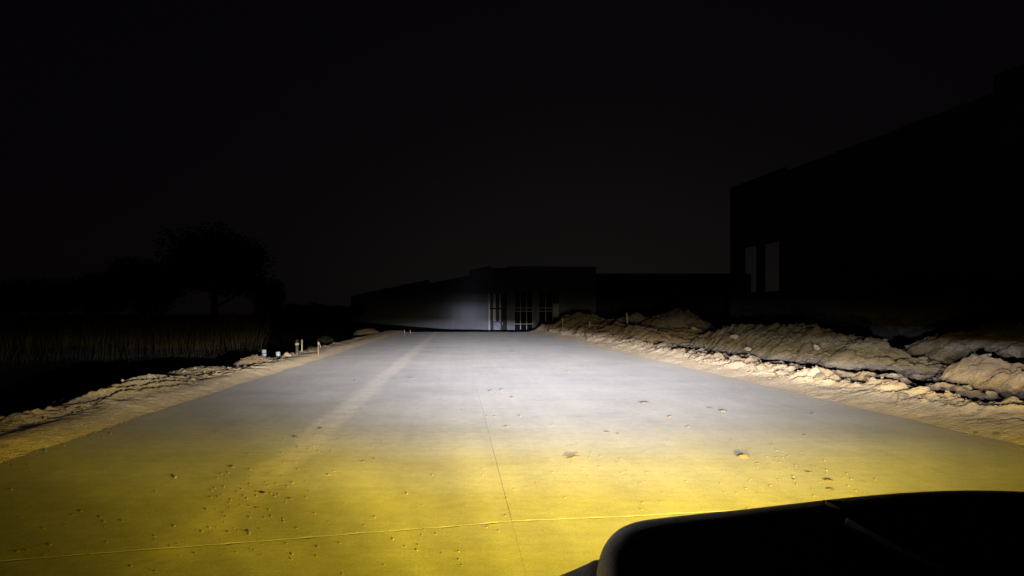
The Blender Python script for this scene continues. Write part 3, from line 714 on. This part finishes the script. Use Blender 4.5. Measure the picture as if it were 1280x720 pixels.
# wrapped pallet left at the entrance
root = empty('wrapped_pallet', (fx(620.5), 96.8, GZ)); tag(root, 'blue plastic-wrapped pallet load left at the corner entrance', 'pallet')
bm = bmesh.new()
for xx in (-0.55, -0.05, 0.45): add_box(bm, (xx, -0.5, 0), (xx + 0.1, 0.5, 0.1))
for yy in (-0.5, -0.2, 0.1, 0.4): add_box(bm, (-0.55, yy, 0.102), (0.55, yy + 0.1, 0.125))
link('pallet', bm_mesh('pallet', bm), M_wood, root)
bm = bmesh.new(); add_box(bm, (-0.52, -0.48, 0.127), (0.52, 0.48, 1.5), 0.05); bmesh.ops.subdivide_edges(bm, edges=bm.edges[:], cuts=3, use_grid_fill=True)
for vv in bm.verts: vv.co += 0.06 * Vector((mnoise.noise(vv.co * 2.3), mnoise.noise(vv.co * 2.3 + Vector((9, 0, 0))), 0.5 * mnoise.noise(vv.co * 2.1 + Vector((0, 7, 0)))))
link('wrapped_load', bm_mesh('wrapped_load', bm, True), M_wrap, root)

# lower warehouse wing further right
R = empty('low_warehouse', (0, 0, 0)); tag(R, 'low dark warehouse with small high windows behind the dirt heaps', 'building')
kb = 130 / F
def gx(px): return (px - CX) * kb
def gz(py): return CZ - (py - HY) * kb
for i in range(6):
    a, b = gx(735 + i * 34), gx(735 + i * 34 + 33.8)
    wx0, wx1 = gx(735 + i * 34 + 29), gx(735 + i * 34 + 33.8 - 0.2)
    if i < 4:
        za, zb = gz(357), gz(353)
        pr = box('wall_panel', (a, 130, zb), (b, 130.3, gz(342)), M_wall2, R); box('wall_panel', (a, 130, GZ), (b, 130.3, za), M_wall2, R)
        box('wall_panel', (a, 130, za), (wx0, 130.3, zb), M_wall2, R)
        box('window', (wx0, 130.14, za), (b, 130.2, zb), M_glass, R)
    else: box('wall_panel', (a, 130, GZ), (b, 130.3, gz(342)), M_wall2, R)
box('window', (gx(747), 129.93, gz(372)), (gx(753), 129.997, gz(362)), M_glass, R)
box('roof', (gx(735), 130.31, gz(346)), (gx(938.8), 175, gz(344)), M_roof, R); box('rear_wall', (gx(735), 175.01, GZ), (gx(938.8), 175.3, gz(342)), M_wall2, R)

# unfinished tilt-up building on the right, black against the sky
U = empty('unfinished_building', (0, 0, 0)); tag(U, 'tall black unfinished concrete building with two open bays at its end', 'building')
U0 = Vector((22.5, 61.0)); Ud = Vector((0.0947, -1.0)).normalized(); ua = math.atan2(Ud.y, Ud.x)
def upanel(s0, s1, z0, z1, name='wall_panel'):
    bm = bmesh.new(); add_box(bm, (0, 0, 0), (s1 - s0, 0.25, z1 - z0))
    o = link(name, bm_mesh(name, bm), M_wall2, U); p = U0 + Ud * s0; o.location = (p.x, p.y, z0); o.rotation_euler = (0, 0, ua)
yd = lambda y: (61 - y) / -Ud.y
upanel(0, yd(58.9), GZ, 12.05); upanel(yd(58.9), yd(56.7), 6.9, 12.05); upanel(yd(58.9), yd(56.7), GZ, 3.3); upanel(yd(56.7), yd(55.8), GZ, 12.07); upanel(yd(55.8), yd(53.4), 6.9, 12.07); upanel(yd(55.8), yd(53.4), GZ, 3.3); upanel(yd(53.4), yd(52.7), GZ, 12.08)
s = yd(52.68)
while s < yd(34.6): e = min(s + 6.08, yd(34.4)); upanel(s, e - 0.02, GZ, 11.72 + 0.01 * s); s = e
while s < 58: upanel(s, s + 7.0, GZ, 12.75); s += 7.02
# end wall with a big opening; far side and roof
for a, b, z0, z1 in ((22.76, 23.1, GZ, 12.0), (23.1, 29.0, 8.0, 12.0), (29.0, 36, GZ, 12.0), (36.02, 44, GZ, 12.0), (44.02, 52, GZ, 12.0)): box('wall_panel', (a, 60.74, z0), (b, 60.98, z1), M_wall2, U)
box('wall_panel', (52.05, 2, GZ), (52.3, 60.98, 12.0), M_wall2, U)
box('roof', (29.5, 3, 11.0), (52, 60.7, 11.2), M_roof, U)
for yy in (12, 24, 36, 48): box('roof_joist', (28.6 - 0.0947 * (yy), yy, 10.5), (52, yy + 0.3, 10.95), M_dark, U)

# ---------------------------------------------------------------- the car the camera stands beside
VX = 1.20                                                  # centreline
car = empty('off_road_car', (VX, 0, 0)); tag(car, 'black off-road car whose hood corner shows, headlamps and amber fog lamps lit', 'car')
def hood_mesh():
    """hood with a bowed front edge, rounded front corners, rolled sides and a raised centre"""
    HW, nu, nv = 0.965, 140, 48
    us = [math.sin(math.pi / 2 * (-1 + 2 * j / nu)) for j in range(nu + 1)]
    def front(x):
        a = abs(x); return 1.56 + 0.22 * (1 - (a / 0.93) ** 2) - 0.27 * max(0.0, (a - 0.78) / (HW - 0.78)) ** 2.4
    v, f = [], []
    for i in range(nv + 1):
        t = 1 - (1 - i / nv) ** 1.6
        for u in us:
            x = u * HW; a = abs(x); yf = front(x); y = -0.15 + t * (yf + 0.15)
            z = 1.180 + 0.024 * float(sstep(0.62, 0.0, np.array(a)))
            e = max(0.0, (a - (HW - 0.05)) / 0.05); z -= 0.045 * (1 - math.sqrt(max(0.0, 1 - min(e, 1) ** 2)))
            g = max(0.0, 1 - (yf - y) / 0.17); z -= 0.032 * g * g
            v.append((x, y, z))
    n = nu + 1
    for i in range(nv):
        for j in range(nu): f.append((i * n + j, i * n + j + 1, (i + 1) * n + j + 1, (i + 1) * n + j))
    rim = [nv * n + j for j in range(n)]
    left = [i * n for i in range(nv + 1)]; right = [i * n + nu for i in range(nv + 1)]
    for line_ in (rim, left[::-1], right):                  # turned-down lip
        prev = line_
        for dz in (0.03, 0.09):
            k0 = len(v)
            for q in line_: x, y, z = v[q]; v.append((x, y, z - dz))
            cur = list(range(k0, k0 + len(line_)))
            for j in range(len(line_) - 1): f.append((prev[j], prev[j + 1], cur[j + 1], cur[j]))
            prev = cur
    return mesh('hood', v, f, True)
hood = link('hood', hood_mesh(), M_paint, car)
# cowl ledge: low side skirt flaring from the hood edge to the fender
for s_ in (-1, 1):
    v, f = [], []
    prof = [(0.94, 1.10), (0.965, 1.096), (0.98, 1.088), (1.01, 1.075), (1.05, 1.05), (1.08, 1.0), (1.095, 0.92), (1.10, 0.62)]
    ysf = [-0.15 + 1.7 * i / 30 for i in range(31)]
    for y in ysf:
        t = max(0.0, (y - 1.25) / 0.30); sh = 0.05 * min(t, 1) ** 2
        for i, (x, z) in enumerate(prof): v.append((s_ * (x - (sh if i < 4 else sh * 0.6)), y, z - 0.012 * min(t, 1) ** 2))
    n = len(prof)
    for i in range(len(ysf) - 1):
        for j in range(n - 1): f.append((i * n + j, i * n + j + 1, (i + 1) * n + j + 1, (i + 1) * n + j))
    link('fender', mesh('fender', v, f, True), M_paint, car)
box('hood_bulge', (-0.46, 0.25, 1.17), (0.46, 1.42, 1.214), M_paint, car, 0.012)
lt = box('hood_glint_bracket', (-0.40, 1.545, 1.175), (-0.365, 1.61, 1.196), M_rim, car, 0.004)  # added bracket that catches light in place of the hood crease highlight
box('bracket_hook', (-0.392, 1.60, 1.178), (-0.373, 1.64, 1.189), M_dark, lt, 0.003)
gr = box('grille', (-0.80, 1.48, 0.62), (0.80, 1.56, 1.10), M_paint, car)
for i in range(7): box('slot', (-0.30 + i * 0.09, 1.562, 0.70), (-0.255 + i * 0.09, 1.57, 0.98), M_dark, gr)
box('bumper', (-1.06, 1.58, 0.44), (1.06, 1.80, 0.62), M_dark, car, 0.02)
box('body_tub', (-0.98, -2.6, 0.45), (0.98, -0.16, 1.08), M_paint, car, 0.03)
box('underbody', (-0.6, -2.4, 0.35), (0.6, 1.5, 0.62), M_dark, car)
wf = empty('windscreen', (0, -0.20, 1.12)); wf.parent = car; wf.rotation_euler = (math.radians(22), 0, 0)
bm = bmesh.new()
for lo, hi in (((-0.90, 0, 0), (-0.84, 0.05, 0.6)), ((0.84, 0, 0), (0.90, 0.05, 0.6)), ((-0.839, 0, 0), (0.839, 0.05, 0.06)), ((-0.839, 0, 0.54), (0.839, 0.05, 0.6))): add_box(bm, lo, hi)
link('frame', bm_mesh('frame', bm), M_paint, wf)
for sx in (-0.38, 0.38): box('seat', (sx - 0.24, -1.35, 1.09), (sx + 0.24, -1.2, 1.5), M_seat, car, 0.04)
def wheel(x, y):
    Mx = Matrix.Translation((x, y, 0.40)) @ Matrix.Rotation(math.radians(90), 4, 'Y')
    wh = empty('wheel'); wh.parent = car
    bm = bmesh.new(); lathe(bm, [(0.24, -0.12), (0.36, -0.13), (0.40, -0.10), (0.40, 0.10), (0.36, 0.13), (0.24, 0.12)], 36, Mx); link('tyre', bm_mesh('tyre', bm), M_rubber, wh)
    bm = bmesh.new(); lathe(bm, [(0.235, -0.125), (0.2, -0.09), (0.06, -0.07), (0.06, 0.07), (0.2, 0.09), (0.235, 0.125)], 24, Mx); link('rim', bm_mesh('rim', bm), M_rim, wh)
for sx in (-1, 1):
    for yy in (1.05, -1.65): wheel(sx * 0.95, yy)

# ---- lamps: beam pattern as a real headlamp throws it, hottest just under the cut-off
def beam(name, parent, loc, hl, Lpts, above, azpts, color, power, lateral, swirl=0.0, seed=0.0, radius=0.04):
    """Lpts: (distance ahead, wanted road brightness); above: (slope, intensity relative to that at 44 m); azpts: (tan azimuth, factor)"""
    L = bpy.data.lights.new(name, 'SPOT'); L.energy = power; L.color = color; L.spot_size = math.radians(170); L.spot_blend = 0.05; L.shadow_soft_size = radius
    L.use_nodes = True; nt = L.node_tree; em = nt.nodes['Emission']
    tc = N(nt, 'ShaderNodeTexCoord'); sp = N(nt, 'ShaderNodeSeparateXYZ'); nt.links.new(tc.outputs['Normal'], sp.inputs[0])
    fwd = math_n(nt, 'MAXIMUM', math_n(nt, 'ABSOLUTE', sp.outputs[2]), 0.02)
    wv = math_n(nt, 'DIVIDE', math_n(nt, 'MULTIPLY', sp.outputs[1], SGN), fwd)
    uv = math_n(nt, 'DIVIDE', math_n(nt, 'MULTIPLY', sp.outputs[0], SGN), fwd)
    c = 0.05
    pw = math_n(nt, 'ADD', math_n(nt, 'MULTIPLY', math_n(nt, 'DIVIDE', wv, math_n(nt, 'ADD', math_n(nt, 'ABSOLUTE', wv), c)), 0.5), 0.5)
    ds = np.array([p[0] for p in Lpts]); ls = np.array([p[1] for p in Lpts])
    aw = np.array([p[0] for p in above]); ai = np.array([p[1] for p in above])
    ref = np.interp(44, ds, ls) * 44 ** 3 if ds[-1] >= 44 else np.interp(ds[-1], ds, ls) * ds[-1] ** 3
    def I(wt):
        if wt < -hl / ds[-1]:
            d = hl / -wt
            return np.interp(d, ds, ls) * d ** 3
        return float(np.interp(wt, aw, ai)) * ref
    st = []
    for q in np.concatenate([np.linspace(0.04, 0.34, 12), np.linspace(0.36, 0.5, 10), np.linspace(0.52, 0.9, 9)]):
        qq = (q - 0.5) * 2; wt = c * qq / (1 - abs(qq)); st.append((float(q), I(wt)))
    mx = max(s[1] for s in st)
    rp = ramp(nt, pw, [(q, (s / mx,) * 3) for q, s in st])
    aw_ = math_n(nt, 'ABSOLUTE', math_n(nt, 'MINIMUM', wv, 0.0))
    if lateral:            # spread given as metres either side on the road
        qv = math_n(nt, 'DIVIDE', math_n(nt, 'MULTIPLY', uv, hl), math_n(nt, 'MAXIMUM', aw_, hl / 4.2)); k0 = 3.0
    else:                  # spread given as tan(azimuth), the hot spot under the cut-off being narrower
        qv = math_n(nt, 'MULTIPLY', uv, math_n(nt, 'MINIMUM', math_n(nt, 'POWER', math_n(nt, 'MAXIMUM', math_n(nt, 'DIVIDE', 0.05, math_n(nt, 'ADD', aw_, 0.005)), 1.0), 1.2), 15.0)); k0 = 0.6
    pa = math_n(nt, 'ADD', math_n(nt, 'MULTIPLY', math_n(nt, 'DIVIDE', qv, math_n(nt, 'ADD', math_n(nt, 'ABSOLUTE', qv), k0)), 0.5), 0.5)
    ra = ramp(nt, pa, [(0.5 + 0.5 * a / (abs(a) + k0), (b,) * 3) for a, b in azpts])
    val = math_n(nt, 'MULTIPLY', rp, ra)
    if swirl:
        cb = N(nt, 'ShaderNodeCombineXYZ'); nt.links.new(math_n(nt, 'MULTIPLY', uv, 5.5), cb.inputs[0]); nt.links.new(math_n(nt, 'MULTIPLY', wv, 2.0), cb.inputs[1]); cb.inputs[2].default_value = seed
        nz = noise_n(nt, 1.0, 2, 0.5, cb.outputs[0])
        val = math_n(nt, 'MULTIPLY', val, math_n(nt, 'ADD', math_n(nt, 'MULTIPLY', nz, 2 * swirl), 1 - swirl))
    nt.links.new(math_n(nt, 'MULTIPLY', val, mx), em.inputs['Strength'])
    o = bpy.data.objects.new(name, L); COL.objects.link(o); o.parent = parent; o.location = loc; o.rotation_euler = (math.radians(90), 0, 0)
    return o
SGN = 1.0
HEAD_L = [(1.5, .02), (2.0, .035), (3.0, .045), (4.0, .07), (5.5, .17), (7.0, .34), (9, .48), (12, .48), (17, .36), (29, .14), (44, .045), (64, .014)]
HEAD_UP = [(-0.0140, 1.3), (-0.008, 1.0), (0.0, .9), (0.01, .78), (0.016, .5), (0.022, .17), (0.028, .05), (0.036, .02), (0.06, .014), (0.09, .006), (0.2, 0)]
HEAD_AZ = [(-2.5, 0), (-1.6, .012), (-0.9, .03), (-0.46, .12), (-0.29, .38), (-0.17, .59), (-.05, .92), (0.08, 1.0), (.27, .8), (.45, .38), (.7, .085), (1.1, .038), (1.8, .05), (3, .042), (6,.02), (9, 0)]
FOG_L = [(1.0, .25), (2.0, .54), (2.7, .70), (3.25, .74), (4.6, .66), (6, .48), (7, .28), (9, .085), (12, .028), (20, .008)]
FOG_UP = [(-0.027, 3.0), (-0.012, 2.6), (0.0, 1.6), (0.01, .8), (0.02, .45), (0.04, .05), (0.06, 0)]
FOG_AZ = [(-12, 0), (-7, .07), (-5.2, .11), (-4.2, .15), (-3.2, .26), (-2, .48), (-.74, .78), (.47, 1), (1.7, .77), (2.9, .41), (4.1, .22), (5.2, .16), (8, .09), (12, 0)]
for sx in (-1, 1):
    Mh = Matrix.Translation((sx * 0.62, 1.56, 0.98)) @ Matrix.Rotation(math.radians(-90), 4, 'X')
    bm = bmesh.new(); lathe(bm, [(0.10, -0.02), (0.105, 0.03), (0.095, 0.03), (0.09, 0.01)], 28, Mh); hl = link('headlamp', bm_mesh('headlamp', bm), M_dark, car)
    bm = bmesh.new(); lathe(bm, [(0.088, 0.012), (0.07, 0.03), (0.03, 0.038), (0.004, 0.04)], 28, Mh); link('lens', bm_mesh('lens', bm, True), M_lens, hl)
    beam('headlamp_bulb', hl, (sx * 0.62, 1.80, 0.98), 0.98, HEAD_L, HEAD_UP, HEAD_AZ, (0.925, 0.92, 1.0), 1.0 * HEAD_POWER, False, 0.12, sx * 3.0)
    Mf = Matrix.Translation((sx * 0.72, 1.81, 0.53)) @ Matrix.Rotation(math.radians(-90), 4, 'X')
    bm = bmesh.new(); lathe(bm, [(0.055, -0.01), (0.058, 0.02), (0.05, 0.02), (0.048, 0.005)], 24, Mf); fl = link('fog_lamp', bm_mesh('fog_lamp', bm), M_dark, car)
    bm = bmesh.new(); lathe(bm, [(0.047, 0.006), (0.03, 0.018), (0.004, 0.022)], 24, Mf); link('lens', bm_mesh('lens', bm, True), M_lensy, fl)
    beam('fog_bulb', fl, (sx * 0.72, 1.90, 0.53), 0.53, FOG_L, FOG_UP, FOG_AZ, (1.0, 0.72, 0.035), 1.0 * FOG_POWER, True, 0.55, sx * 5.0 + 1)
